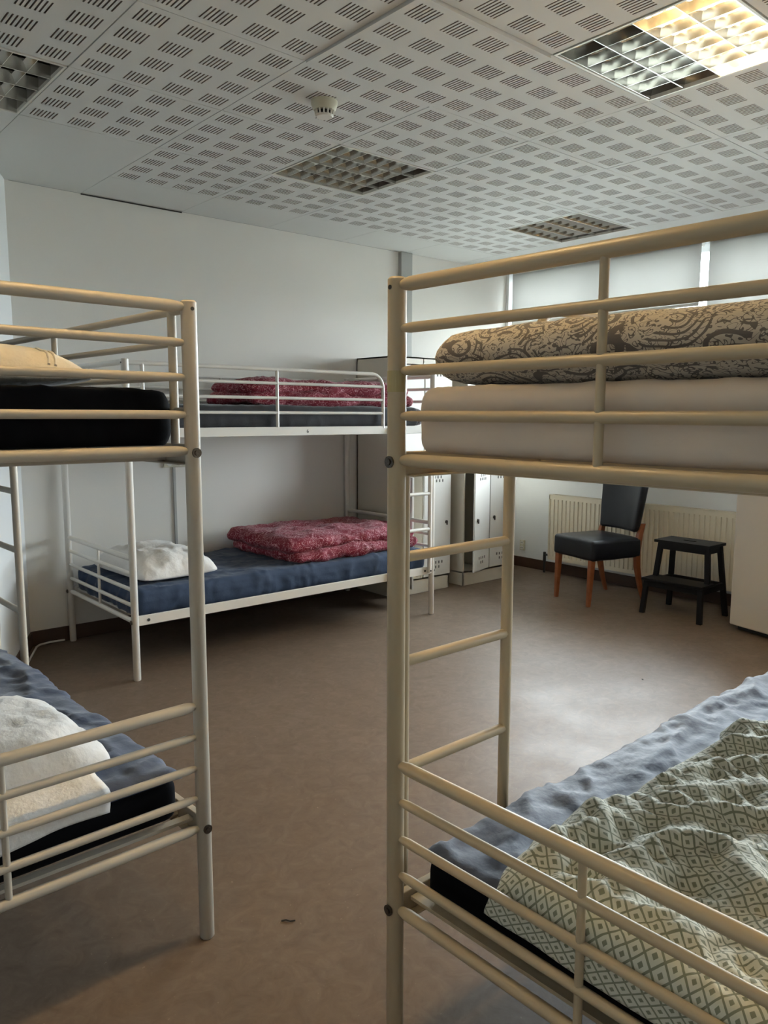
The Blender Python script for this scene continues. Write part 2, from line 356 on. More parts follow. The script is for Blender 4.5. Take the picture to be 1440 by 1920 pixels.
# ---------------------------------------------------------------- suspended ceiling of slotted tiles
P=0.6018; GX0=1.0556; GY0=3.618
ceil=struct(MB().box(XL-0.15,XB+T,YN-0.15,YA+0.15,ZT,ZT+0.1).build('ceiling',M_void))
def tile_mesh():
    g=0.002; q=P/4; TH=0.014
    xs=[g]; ys=[g]; sx=[]; sy=[]
    for i in range(4):
        x0=i*q+q*0.17; w=q*0.66; 
        for k in range(7):
            c=x0+w*(k+0.5)/7; a,b_=c-w/7*0.20,c+w/7*0.20; sx.append((len(xs),)); xs+= [a,b_]
        y0=i*q+q*0.22; sy.append(len(ys)); ys+=[y0,y0+q*0.56]
    xs.append(P-g); ys.append(P-g)
    m=MB(); nx,ny=len(xs),len(ys)
    vs=[(x,y,0) for y in ys for x in xs]; fs=[]
    for j in range(ny-1):
        for i in range(nx-1):
            if i%2==1 and j%2==1: continue
            fs.append((j*nx+i,j*nx+i+1,(j+1)*nx+i+1,(j+1)*nx+i))
    m.add(vs,fs)
    # slot side walls (long sides) and outer rim
    for j in range(1,ny-1,2):
        for i in range(1,nx-1,2):
            x0,x1,y0,y1=xs[i],xs[i+1],ys[j],ys[j+1]
            m.add([(x0,y0,0),(x1,y0,0),(x1,y1,0),(x0,y1,0),(x0,y0,0.006),(x1,y0,0.006),(x1,y1,0.006),(x0,y1,0.006)],[(0,4,7,3),(1,2,6,5)],mi=1)
    m.add([(g,g,0),(P-g,g,0),(P-g,P-g,0),(g,P-g,0),(g,g,TH),(P-g,g,TH),(P-g,P-g,TH),(g,P-g,TH)],[(0,1,5,4),(1,2,6,5),(2,3,7,6),(3,0,4,7)])
    m.add([(g,g,0.0065),(P-g,g,0.0065),(P-g,P-g,0.0065),(g,P-g,0.0065)],[(0,1,2,3)],mi=1)
    m.add([(g,g,TH),(P-g,g,TH),(P-g,P-g,TH),(g,P-g,TH)],[(0,1,2,3)])
    me=bpy.data.meshes.new('ceiling_tile'); me.from_pydata(m.v,[],m.f); me.materials.append(M_tile); me.materials.append(M_hole)
    for p_,i in zip(me.polygons,m.mi): p_.material_index=i
    return me
TM=tile_mesh()
LAMPS={(2,0):'mid',(-1,0):'left',(5,0):'far',(2,3):'big',(-1,3):'near',(2,6):'rear',(5,3):'right'}
for k in range(-4,6):
    for l in range(-1,9):                   # cell: x from GX0+kP, y from GY0-(l+1)P
        if (k,l) in LAMPS: continue
        x=GX0+k*P; y=GY0-(l+1)*P
        if l==-1 and k<1: continue
        if x+P<XL or y<YN-P: continue
        if x<XL: x=x  # partly inside the wall, hidden
        o=inst('ceiling_tile',TM,ceil,(x,y,ZC))
        o.rotation_euler=(random.uniform(-.0010,.0010),random.uniform(-.0010,.0010),0)
        if (k,l)==(1,2): o.location.z-=0.010; o.rotation_euler.x=0.006
# plain border tiles
def plain(x0,x1,y0,y1): MB().box(x0+0.0015,x1-0.0015,y0+0.0015,y1-0.0015,ZC,ZC+0.014).build('border_tile',M_tile,ceil)
for k in range(1,7):
    x0=GX0+k*P; x1=min(x0+P,XB)
    if k==6: continue
    plain(x0,x1,GY0+P,YA-(0.022 if k==1 else 0.0))
plain(GX0+6*P,XB,GY0+P,YA)
y=GY0+P; 
while y>YN: plain(GX0+6*P,XB,max(y-2*P,YN),y); y-=2*P
plain(GX0-0.0,GX0+P,GY0,YA); plain(XL,GX0,GY0,YA)

def ceiling_lamp(k,l,label,lit,yspan=1):
    x0=GX0+k*P; y0=GY0-(l+1)*P
    r=thing('ceiling_light',label,'ceiling light',(x0+P/2,y0+P/2,ZC),0,None)
    h=P/2-0.004; q=0.288
    f=MB()
    for (a,b_,c,d) in ((-h,h,-h,-q),(-h,h,q,h),(-h,-q,-q,q),(q,h,-q,q)): f.box(a,b_,c,d,-0.002,0.012)
    f.build('frame',M_plast,r)
    hs=MB(); z0,z1=0.012,0.095
    hs.box(-q-.004,q+.004,-q-.004,q+.004,z1,z1+0.004)
    for (a,b_,c,d) in ((-q-.004,q+.004,-q-.004,-q),(-q-.004,q+.004,q,q+.004),(-q-.004,-q,-q,q),(q,q+.004,-q,q)): hs.box(a,b_,c,d,0.012,z1)
    hs.build('housing',M_refl,r)
    w4=q/4; prof=[(-w4+2*w4*k/14, 0.046+0.046*(1-((k-7)/7)**2)) for k in range(15)]
    vs=[(x,y,z) for x in (-q,q) for (y,z) in prof]
    rf=MB().add(vs,[(k,k+1,k+16,k+15) for k in range(14)]).data('reflector',M_mirror_lit if lit else M_mirror,smooth=True)
    for i in range(4): inst('reflector',rf,r,(0,-q+(i+0.5)*q/2,0))
    # 4 tubes along x, the two nearest the -y side lit
    tb=None; tl=None
    for i in range(4):
        yy=-q+(i+0.5)*q/2; on=lit and i in lit
        m=MB().tube([(-q+.02,yy,0.066),(q-.02,yy,0.066)],0.018 if on else 0.012,12).build('lit_tube' if on else 'tube',M_lit if on else M_tube,r,smooth=True)
        if on: m['label']='glowing warm fluorescent tube'
    # parabolic louvre: wedge blades, wide at the top
    lb=MB().prism([(-0.002,0.0),(0.002,0.0),(0.005,0.02),(0.011,0.043),(-0.011,0.043),(-0.005,0.02)],'x',-q,q).data('louvre_rail',M_alu,smooth=True)
    for i in range(5):
        yy=-q+i*q/2; inst('louvre_rail',lb,r,(0,max(-q+.004,min(q-.004,yy)),0.001))
    cb=MB().prism([(-0.001,0.002),(0.001,0.002),(0.0025,0.018),(0.006,0.034),(-0.006,0.034),(-0.0025,0.018)] if lit else [(-0.001,0.002),(0.001,0.002),(0.003,0.012),(0.007,0.023),(0.013,0.034),(-0.013,0.034),(-0.007,0.023),(-0.003,0.012)],'y',-q/4+0.002,q/4-0.002).data('louvre_blade',M_alu,smooth=True)
    for i in range(4):
        for j in range(1,7):
            inst('louvre_blade',cb,r,(-q+j*2*q/7,-q+(i+0.5)*q/2,0.001))
    return r
ceiling_lamp(2,0,'unlit square louvred ceiling light in the middle of the ceiling, just beyond the smoke detector','')
ceiling_lamp(-1,0,'unlit square louvred ceiling light cut off by the left edge of the photo','')
ceiling_lamp(5,0,'unlit square louvred ceiling light farthest away, near the window wall','')
ceiling_lamp(2,3,'half lit square louvred ceiling light glowing warm yellow at top right',(0,1))
ceiling_lamp(-1,3,'louvred ceiling light above the left bunk bed, out of view overhead',(1,))
ceiling_lamp(2,6,'louvred ceiling light above the near right bunk bed, out of view overhead',(1,2))
ceiling_lamp(5,3,'unlit louvred ceiling light by the window on the right, out of view','')

# smoke detector
sd=thing('smoke_detector','small round white smoke detector on the ceiling before the middle light','smoke detector',(1.914,2.661,ZC))
MB().tube([(0,0,0),(0,0,-0.012),(0,0,-0.030),(0,0,-0.036)],[0.052,0.052,0.046,0.040],28).build('base',M_plasty,sd,smooth=True)
cg=MB()
for i in range(14):
    t_=2*pi*i/14; a=Vector((math.cos(t_),math.sin(t_),0))
    cg.tube([a*0.038+Vector((0,0,-0.036)),a*0.034+Vector((0,0,-0.055))],0.0035,6)
cg.build('vent_ribs',M_plast,sd)
MB().tube([(0,0,-0.036),(0,0,-0.054)],0.026,20).build('sensor_chamber',M_dark,sd,smooth=True)
MB().tube([(0,0,-0.053),(0,0,-0.060)],[0.037,0.031],28).build('cap',M_plast,sd,smooth=True)

# ---------------------------------------------------------------- bunk beds
BL,BW,BH=2.0157,0.9087,1.576
UP=(1.5607,1.4807,1.4017,1.3166,1.2326); LO=(0.6126,0.5351,0.4547,0.3759,0.2973)
def bunk(label, loc, rz, M, lad=(1.645,1.975), number=None):
    r=thing('bunk_bed',label,'bunk bed',(loc[0],loc[1],0),rz)
    pr=0.0182
    pm=MB().tube([(0,0,0),(0,0,0.004),(0,0,BH-0.004),(0,0,BH)],[pr-.003,pr,pr,pr-.004],20).data('post',M,smooth=True)
    bm_=MB().disc((0,0,0),(0,-1,0),0.0115,0.004).disc((0,-0.004,0),(0,-1,0),0.0065,0.003,10).data('bolt',M_bolt,smooth=True)
    hm_=MB().disc((0,0,0),(0,-1,0),0.0045,0.0015,10).data('screw_hole',M_bolt2)
    for x in (0,BL):
        for y in (0,BW):
            p=inst('post',pm,r,(x,y,0)); sg=-1 if x==0 else 1
            for z in (UP[4]-0.004,LO[4]): inst('bolt',bm_,p,(sg*pr*0.96,0,z),(0,0,sg*pi/2))
            inst('screw_hole',hm_,p,(sg*pr*0.98,0,BH-0.02),(0,0,sg*pi/2))
    def railm(rad):
        e=0.62
        return MB().tube([(0,0.014,0),(0,0.026,0),(0,0.040,0),(0,BW-0.040,0),(0,BW-0.026,0),(0,BW-0.014,0)],[rad*e,rad*0.85,rad,rad,rad*0.85,rad*e],14).data('end_rail',M,smooth=True)
    rt,rm,rb=railm(0.0135),railm(0.0098),railm(0.0125)
    for x in (0,BL):
        for zs in (UP,LO):
            for i,z in enumerate(zs): inst('end_rail',rt if i==0 else rb if i==4 else rm,r,(x,0,z))
            MB().tube([(0,0,zs[4]),(0,0,zs[0])],0.0076,12).build('end_bar',M,r,smooth=True,loc=(x,BW/2,0))
    # long side beams, with an inner lip that carries the slats
    for zz in (UP[4]-0.009,LO[4]+0.003):
        for xx in (0.066,BL-0.066): inst('beam_bolt',hm_,r,(xx,-0.009,zz),(0,0,0)).scale=(1.8,1,1.8)
        for y,s in ((0,1),(BW,-1)):
            MB().box(0.012,BL-0.012,-0.009,0.009,-0.024,0.024).box(0.02,BL-0.02,*sorted((s*0.009,s*0.030)),-0.024,-0.020).build('side_beam',M,r,bevel=0.003,loc=(0,y,zz))
        sl=MB().tube([(0,0.012,0),(0,BW-0.012,0)],0.0085,8).data('slat',M,smooth=True)
        for i in range(12): inst('slat',sl,r,(0.12+i*(BL-0.24)/11,0,zz-0.010))
        # end cross strips under the mattress
        for x in (0.045,BL-0.045): MB().box(-0.012,0.012,0.012,BW-0.012,-0.004,0.004).build('cross_strip',M,r,loc=(x,0,zz+0.008))
    # front guard, open above the ladder
    zt=1.558; xg=1.595
    arc=[(xg-0.085+0.085*math.sin(a),0,zt-0.085+0.085*math.cos(a)) for a in [i*pi/2/7 for i in range(8)]]
    MB().tube([(0.010,0,zt),(0.6,0,zt)]+arc+[(xg,0,1.236)],0.0105,12).build('guard_rail',M,r,smooth=True)
    for z in (1.484,1.405,1.325): MB().tube([(0.012,0,z),(xg,0,z)],0.0085,10).build('guard_rail',M,r,smooth=True)
    for x in (0.083,0.841): MB().tube([(x,0,1.236),(x,0,zt)],0.0105 if x<.5 else 0.0092,12).build('guard_bar',M,r,smooth=True)
    # back guard, full length
    for z in (1.550,1.472,1.400,1.322): MB().tube([(0.012,0,z),(BL-0.012,0,z)],0.0085,10).build('guard_rail',M,r,smooth=True,loc=(0,BW,0))
    MB().tube([(0,0,1.236),(0,0,1.550)],0.008,12).build('guard_bar',M,r,smooth=True,loc=(0.995,BW,0))
    # ladder between the two beams
    for x in lad:
        MB().tube([(x,-0.024,LO[4]-0.01),(x,-0.024,1.205),(x,-0.018,1.235)],0.0135,14).build('ladder_stringer',M,r,smooth=True)
        for z in (LO[4]+0.005,1.215): MB().disc((x,-0.037,z),(0,-1,0),0.006,0.003,10).build('ladder_screw',M_bolt,r)
    for z in (1.032,0.812,0.580): MB().tube([(lad[0],-0.024,z),(lad[1],-0.024,z)],0.0115,12).build('rung',M,r,smooth=True)
    if number:
        cu=bpy.data.curves.new('number','FONT'); cu.body=number; cu.size=0.030; cu.extrude=0.0003
        tmp=bpy.data.objects.new('tmp',cu); COL.objects.link(tmp)
        dg=bpy.context.evaluated_depsgraph_get(); me=bpy.data.meshes.new_from_object(tmp.evaluated_get(dg)); bpy.data.objects.remove(tmp)
        me.materials.clear(); me.materials.append(M_print)
        o=inst('bed_number',me,r,(1.026,-0.0095,UP[4]-0.0195),(pi/2,0,0)); o['label']='black digit 6 on the upper beam'
    r['_']=0; del r['_']
    return Matrix.Translation((loc[0],loc[1],0))@Matrix.Rotation(rz,4,'Z')
T3=bunk('white metal bunk bed along the far wall, red duvets on both bunks',(1.4863,3.690),0.006,M_white,number='6')
TL=bunk('cream metal bunk bed cut off by the left edge, nearest its corner post',(0.8411,1.7063),pi/2+0.0383,mat('offwhite_powder_coat',(0.50,0.455,0.38),0.40,bump=(60,0.03,0.001)),lad=(1.375,1.70))
aR=0.0219
struct(MB().box(1.657,2.262,YA-0.003,YA,ZC-0.0075,ZC).build('gap_shade_strip',M_void))  # dark strip painting the shade of the gap between border tile and wall
struct(MB().box(CX+0.02,1.657,YA-0.002,YA,ZC-0.0025,ZC).box(2.262,4.0,YA-0.002,YA,ZC-0.002,ZC).build('edge_shade_line',M_grey))  # thin grey strips painting the shade line along the rest of the ceiling edge
TR=bunk('cream yellowed metal bunk bed in the right foreground with ladder',(0.9929+BL*math.cos(aR),1.1502+BL*math.sin(aR)),pi+aR,M_cream)

tp=MB()
for i in range(24):
    a0,a1=2*pi*i/24,2*pi*(i+1)/24; r_=0.0190
    tp.add([(r_*math.cos(a0),r_*math.sin(a0),1.362),(r_*math.cos(a1),r_*math.sin(a1),1.362),(r_*math.cos(a1),r_*math.sin(a1),1.402),(r_*math.cos(a0),r_*math.sin(a0),1.402)],[(0,1,2,3)])
tp.build('tape',mat('yellowed_tape',(0.46,0.38,0.19),0.25),bpy.data.objects['bunk_bed.002'],smooth=True,loc=(BL,0,0))['label']='band of yellowed tape round the corner post'
# ---------------------------------------------------------------- bedding
def mattress(label, T, z, h, core, sheet, seed, drop, x0=0.035, x1=None, yin=0.028, wr=0.004, rad=0.035):
    x1=x1 or BL-0.035; lx=x1-x0; ly=BW-2*yin
    e=thing('mattress',label,'mattress'); e.matrix_world=T@Matrix.Translation(((x0+x1)/2,BW/2,z))
    def d0(p,n): return p+n*0.002*nz(p,6,seed)
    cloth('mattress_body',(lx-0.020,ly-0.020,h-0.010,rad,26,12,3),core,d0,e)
    def d1(p,n):
        w=wr*(0.8*nz(p,5,seed)+0.6*ridge((p.x*0.6+p.y,p.y-p.x*0.5,p.z),9,seed)*0.7+0.35*ridge(p,23,seed))
        wx=p.x+0.10*nz(p,3,seed+5); wy=p.y+0.10*nz(p,3,seed+9)
        for sc,am,an in ((5,1.6,0.35),(9,1.0,0.9),(17,0.5,-0.5)):
            g=ridge((wx*math.cos(an)*0.35+wy*math.sin(an),wy*math.cos(an)-wx*math.sin(an),p.z*0.4),sc,seed+sc)
            w+=wr*am*max(0,g)**4
        if p.z<h*0.7 and drop>=h: w+=wr*1.2*ridge((p.x+0.3*p.z,p.y,p.z*0.2),9,seed)
        q=p+n*(w*0.8+0.0015); 
        q.z=max(q.z,0.001) if p.z<0.03 else q.z
        return q
    vs,fs,uvs=rbox(lx,ly,h,rad,130,60,5 if drop>=h else 14,disp=d1)
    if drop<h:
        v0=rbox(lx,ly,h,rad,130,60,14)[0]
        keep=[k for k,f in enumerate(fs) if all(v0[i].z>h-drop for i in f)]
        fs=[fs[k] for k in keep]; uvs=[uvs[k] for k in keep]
    used=sorted({i for f in fs for i in f}); mp={i:k for k,i in enumerate(used)}
    MB().add([vs[i] for i in used],[tuple(mp[i] for i in f) for f in fs],uvs).build('fitted_sheet',sheet,e,smooth=True,angle=80)
    return e
ZU=UP[4]+0.012; ZLo=LO[4]+0.012
mattress('mattress in wrinkled dark grey sheet on far bunk, upper level',T3,ZU,0.115,M_black,M_dgrey,1,1,x1=1.925,yin=0.034)
mattress('mattress in navy blue sheet on far bunk, lower level',T3,ZLo,0.125,M_navy,M_navy,2,1,yin=0.036,wr=0.008)
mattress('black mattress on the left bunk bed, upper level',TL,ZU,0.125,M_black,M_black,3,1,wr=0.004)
mattress('mattress in slate blue sheet, sides painted black as shade, on left bunk, lower level',TL,ZLo,0.125,M_black,M_slate,4,0.022,wr=0.009)  # short drop bares the black core, painting the sheet's shaded sides
mattress('thick cream sheeted mattress on near right bunk, upper level',TR,ZU,0.125,M_creams,M_creams,5,1,yin=0.020,wr=0.0022,rad=0.028)
mattress('mattress in crumpled blue grey sheet, sides painted black as shade, on right bunk, lower level',TR,ZLo,0.115,M_black,M_slate,6,0.022,wr=0.010)  # here too the black core puts the sides' shade into colour

def folded(name,label,cat,T,cx,cy,z,layers,material,seed,group=None,amp=0.010):
    """a folded duvet: stacked puffy layers that share one fold at the -x end"""
    m=MB(); zz=0
    for i,(lx,ly,h,ox,oy,rz) in enumerate(layers):
        def d(p,n,i=i,lx=lx,ly=ly,h=h):
            u,v=2*p.x/lx,2*p.y/ly
            edge=max(0,1-abs(u)**6)*max(0,1-abs(v)**6)
            q=p+n*(amp*(nz(p,5,seed+i)+0.7*ridge((p.x+p.y*.5,p.y-p.x*.4,p.z),8,seed+i)*0.8)+0.4*amp*ridge(p,22,seed))
            q.z=h*0.5+(q.z-h*0.5)*(0.72+0.28*edge)
            q.x+=0.012*nz((p.x,p.y,i),4,seed); q.y+=0.014*nz((p.y,p.x,i),4,seed+3)
            return q
        vs,fs,uvs=rbox(lx,ly,h,h*0.48,44,30,4,disp=d)
        R=Matrix.Rotation(rz,3,'Z'); vs=[R@v+Vector((ox,oy,zz)) for v in vs]
        m.add(vs,fs,[[(a+0.37*i,b_+0.21*i) for a,b_ in u] for u in uvs]); zz+=h*0.80
    o=m.build(name,material,None,smooth=True,angle=80); o.matrix_world=T@Matrix.Translation((cx,cy,z))
    return tag(o,label,cat,group)
folded('duvet','folded red leaf patterned duvet on the far bunk, upper level','duvet',T3,1.305,0.31,ZU+0.122,
   [(1.20,0.48,0.072,0,0,0.02),(1.16,0.44,0.080,.0,0.0,-0.02)],M_red,11,amp=0.021)
folded('duvet','folded red leaf patterned duvet on the far bunk, lower level','duvet',T3,1.495,0.46,ZLo+0.134,
   [(0.96,0.74,0.070,0,0,0.03),(1.00,0.70,0.085,-.01,0.02,-0.02)],M_red,12,amp=0.023)
folded('duvet','rolled beige paisley duvet on the upper level of the right bunk','duvet',TR,BL-0.37,0.47,ZU+0.128,
   [(0.64,0.89,0.110,0,0.0,0.0)],M_pais,13,amp=0.007)
folded('folded_cloth','small dark grey paisley cloth at the foot end of the far upper bunk','cloth',T3,1.968,0.30,ZU-0.0,
   [(0.055,0.50,0.115,0,0,0)],M_paisg,14,amp=0.003)

def pillow(label,T,cx,cy,z,lx,ly,h,material,seed,rz=0,flange=0.0,amp=0.012,piping=False,flap=None):
    N,Mn=46,34; vs=[];fs=[];uvs=[]
    def prof(s,t):
        a=max(0,1-abs(s)**2.6); b_=max(0,1-abs(t)**2.6); return (a*b_)**0.45
    def pos(s,t,top):
        pin=(1-0.05*(1-abs(s)**2)*(abs(t)**6))*(1-0.07*abs(s)**6); pin2=(1-0.05*(1-abs(t)**2)*(abs(s)**6))*(1-0.07*abs(t)**6)
        x=s*lx/2*pin2; y=t*ly/2*pin; e=prof(s,t)
        w=amp*(nz((x,y,0),7,seed)+0.9*ridge((x*1.2+y*.4,y-x*.3,0),11,seed)+0.4*ridge((x,y,0),26,seed))
        if top: zz=h*(0.22+0.78*e)+w*(0.35+0.65*e)
        else: zz=h*0.20*(1-e)+0.002
        if top and e<=1e-6: zz=h*0.20+0.004+0.3*w
        if not top and e<=1e-6: zz=h*0.20+0.3*w
        return Vector((x,y,zz))
    for top in (True,False):
        b=len(vs)
        for j in range(Mn+1):
            for i in range(N+1):
                s=math.sin(pi/2*(2*i/N-1)); t_=math.sin(pi/2*(2*j/Mn-1)); vs.append(pos(s,t_,top))
        for j in range(Mn):
            for i in range(N):
                f=(b+j*(N+1)+i,b+j*(N+1)+i+1,b+(j+1)*(N+1)+i+1,b+(j+1)*(N+1)+i); fs.append(f); uvs.append([(vs[k].x,vs[k].y) for k in f])
    # rim
    rim=[i for i in range(N+1)]+[j*(N+1)+N for j in range(1,Mn+1)]+[Mn*(N+1)+i for i in range(N-1,-1,-1)]+[j*(N+1) for j in range(Mn-1,0,-1)]
    K=(N+1)*(Mn+1)
    for a,b_ in zip(rim,rim[1:]+rim[:1]): f=(a,b_,b_+K,a+K); fs.append(f); uvs.append([(0,0)]*4)
    e=thing('pillow',label,'pillow'); e.matrix_world=T@Matrix.Translation((cx,cy,z))@Matrix.Rotation(rz,4,'Z')
    MB().add(vs,fs,uvs).build('pillow_case',material,e,smooth=True,angle=80)
    if piping:
        for sx in (lx/2-0.085,lx/2-0.10):
            pts=[pos(2*sx/lx/(1),t_,True)+Vector((0,0,0.002)) for t_ in [k/20*1.9-0.95 for k in range(21)]]
            MB().tube(pts,0.0032,6).build('piping',material,e,smooth=True)
    return e,flap
pillow('rumpled white pillow on the navy sheet of the far bunk, lower level',T3,0.30,0.43,ZLo+0.134,0.45,0.66,0.140,M_pill,21,0.05,amp=0.020)
pillow('ecru pillow with sewn seams on the left bunk, upper level',TL,0.40,0.50,ZU+0.130,0.74,0.50,0.105,M_pillc,22,-pi/2-0.08,piping=True,amp=0.007)
e,_=pillow('rumpled white pillow at the near end of the left bunk, lower level',TL,0.37,0.485,ZLo+0.132,0.52,0.66,0.125,M_pill,23,0.04,amp=0.020)
# open end of the pillow case hanging over the near edge of the mattress
vs=[];fs=[];uv=[]; NX,NY=40,16
for j in range(NY+1):
    for i in range(NX+1):
        u=i/NX; v=j/NY; y=-0.250+0.60*u
        if v<0.45: x=-0.20-0.150*(v/0.45); z=0.045-0.028*(v/0.45)
        else: x=-0.350-0.006*math.sin(v*4); z=0.017-0.070*(v-0.45)/0.55*(0.8+0.5*nz((y,0,0),5,2))
        x+=0.004*nz((y,z*3,0),14,5)-0.004; z+=0.006*ridge((y,v,0),9,6)*(1-v)
        vs.append(Vector((x,y,z)))
for j in range(NY):
    for i in range(NX):
        f=(j*(NX+1)+i,j*(NX+1)+i+1,(j+1)*(NX+1)+i+1,(j+1)*(NX+1)+i); fs.append(f); uv.append([(vs[k].x,vs[k].y) for k in f])
fl=MB().add(vs,fs,uv).build('case_flap',M_pill,e,smooth=True,angle=80)
s=fl.modifiers.new('thickness','SOLIDIFY'); s.thickness=0.002
# crumpled green diamond duvet lying over the lower right mattress and hanging over its near edge
def duvet_drape():
    NA,NB=150,120; top=ZLo+0.118; vs=[];fs=[];uv=[]
    for j in range(NB+1):
        for i in range(NA+1):
            a=i/NA*1.32; b=j/NB*0.80              # a: from the hanging edge along the bed; b: across, from far (window-side) edge
            edge=0.065*nz((a,0,0),4,31)+0.02*nz((a,0,0),11,33)
            y=0.955-0.02-b*0.93+edge*(1-b/0.8)
            y=max(0.262,y) if b<0.79 else max(0.262,y)
            hang=0.050
            if a<hang: x=1.016+0.006*nz((y,a,0),9,3); z=top+0.012-(hang-a)*0.9
            elif a<hang+0.05:
                t_=(a-hang)/0.05*pi/2; x=1.016+0.035*(1-math.cos(t_)); z=top+0.012+0.030*math.sin(t_)
            else: x=1.051+(a-hang-0.05); z=top+0.042
            if a>=hang:
                k=min(1,(a-hang)/0.10); e=min(1,b/0.05)
                # long folds running obliquely plus small crumples
                fo=ridge((a*0.9+b*0.6,b*1.3-a*0.7,0),4.2,35); sm=ridge((a*1.5+b*.3,b-a*.2,0),12,36); ti=ridge((a,b,0),28,37)
                z+=k*(0.030*fo+0.016*sm+0.005*ti+0.018*nz((a,b,0),3,38))
                z=z*(0.25+0.75*e)+(top+0.006)*(1-(0.25+0.75*e)) if e<1 else z
                z=max(z,top+0.008)
                x+=0.012*nz((a,b,0),7,39)*k; y+=0.012*nz((b,a,0),7,40)
                y=max(0.262,y)
            vs.append(Vector((x,y,z)))
    for j in range(NB):
        for i in range(NA):
            f=(j*(NA+1)+i,j*(NA+1)+i+1,(j+1)*(NA+1)+i+1,(j+1)*(NA+1)+i); fs.append(f)
            uv.append([((k%(NA+1))/NA*1.32,(k//(NA+1))/NB*0.80) for k in f])
    o=MB().add(vs,fs,uv).build('duvet',M_diam,None,smooth=True,angle=85)
    s=o.modifiers.new('thickness','SOLIDIFY'); s.thickness=0.006; s.offset=1
    tag(o,'crumpled sage green diamond patterned duvet on the lower level of the right bunk','duvet')
duvet_drape()

# ---------------------------------------------------------------- lockers
def locker(label, x0,x1,yf,z1,doors,shade):
    w=x1-x0; dp=YA-yf-0.015; r=thing('locker',label,'locker',(x0,yf,0)); tk=0.012; n=len(doors); cw=w/n; z0=0.11
    bd=MB().box(0,tk,0,dp,0,z1).box(w-tk,w,0,dp,0,z1).box(0,w,dp-tk,dp,0,z1).box(0,w,0,dp,z1-tk,z1).box(0,w,0,dp,z0-tk,z0).box(0,w,0,tk,0,z0).box(0,w,0,tk,z1-0.05,z1)
    for i in range(1,n): bd.box(i*cw-tk/2,i*cw+tk/2,0,dp,z0,z1)
    bd.build('body',M_lock,r,bevel=0.0015)
    zm=0.90; bd=MB().box(0,w,0,tk,zm-0.014,zm+0.014).box(tk,w-tk,0,dp-tk,zm-0.006,zm+0.006).build('tier_shelf',M_lock,r)
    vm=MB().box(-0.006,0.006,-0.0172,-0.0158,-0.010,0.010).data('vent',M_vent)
    for i,(hinge,ang) in enumerate(doors):
      for (za,zb,an) in ((z0,zm,ang),(zm,z1-0.05,0)):
        dw=cw-0.012; s=1 if hinge=='l' else -1
        hx=i*cw+0.006 if hinge=='l' else (i+1)*cw-0.006
        m=MB().box(*sorted((0,s*dw)),-0.016,-0.001,za+0.006,zb-0.008)
        d=m.build('door',M_lockd,r,bevel=0.002); d.location=(hx,0,0); d.rotation_euler=(0,0,-s*math.radians(an))
        for zc_,rows in ((zb-0.070,((0.028,3),(0,4))),(za+0.105,((0,4),(-0.035,2)))):
            for dz,k in rows:
                for q in range(k): inst('vent',vm,d,(s*(dw/2)+(q-(k-1)/2)*0.032,0,zc_+dz))
        zl=(za+zb)/2+0.01
        MB().disc((s*(dw-0.045),-0.016,zl),(0,-1,0),0.013,0.006,14).box(s*(dw-0.045)-0.004,s*(dw-0.045)+0.004,-0.030,-0.020,zl-0.022,zl+0.010).build('latch',M_bolt,d)
locker('tall cream metal locker beside the far bunk bed, left door standing open',3.600,4.165,4.205,1.725,[('l',100),('l',0)],0)
locker('tall cream metal locker nearest the window corner, left door ajar',4.275,4.83,4.163,1.725,[('r',18),('r',0)],0)

# ---------------------------------------------------------------- radiator
ry0,ry1,rz0,rz1,rx=2.43,4.035,0.125,0.665,5.150
rd=thing('radiator','cream panel radiator under the window behind the chair','radiator',(rx,(ry0+ry1)/2,rz0))
h=(ry1-ry0)/2; H_=rz1-rz0
n=40; prof=[]
for i in range(n):
    a=-h+0.01+(2*h-0.02)*i/n; p_=(2*h-0.02)/n
    prof+= [(a,0),(a+p_*0.62,0),(a+p_*0.72,0.009),(a+p_*0.9,0.009)]
prof.append((h-0.01,0))
vs=[(x,y,z) for z in (0.03,H_-0.035) for (y,x) in prof]; k=len(prof)
m=MB().add(vs,[(i,i+1,i+1+k,i+k) for i in range(k-1)])
m.box(0.0,0.012,-h,h,0,0.03).box(0.0,0.012,-h,h,H_-0.035,H_).box(0.0,0.012,-h,-h+0.01,0,H_).box(0.0,0.012,h-0.01,h,0,H_).box(0.0095,0.012,-h,h,0,H_)
m.build('front_panel',M_rad,rd)
MB().box(0.045,0.057,-h,h,0,H_).build('rear_panel',M_rad,rd)
MB().box(0.0,0.057,-h,-h+0.006,0.02,H_).box(0.0,0.057,h-0.006,h,0.02,H_).build('side_cover',M_rad,rd,bevel=0.002)
g=MB()
for i in range(60): y_=-h+0.02+i*(2*h-0.04)/60; g.box(0.004,0.053,y_,y_+0.012,H_,H_+0.004)
g.box(0,0.006,-h,h,H_-0.002,H_+0.004).box(0.051,0.057,-h,h,H_-0.002,H_+0.004).build('top_grille',M_rad,rd)
for y_ in (-h+0.3,h-0.3): MB().box(0.057,0.085,y_-0.015,y_+0.015,0.06,H_-0.06).build('bracket',M_rad,rd)
MB().tube([(0.03,h,0.03),(0.03,h+0.05,0.03),(0.03,h+0.055,0.02),(0.03,h+0.055,-rz0+0.001)],0.009,10).build('supply_pipe',M_dark,rd,smooth=True)
MB().tube([(0.03,h+0.055,-0.03),(0.03,h+0.055,0.05)],[0.014,0.012],12).build('valve',M_dark,rd,smooth=True)

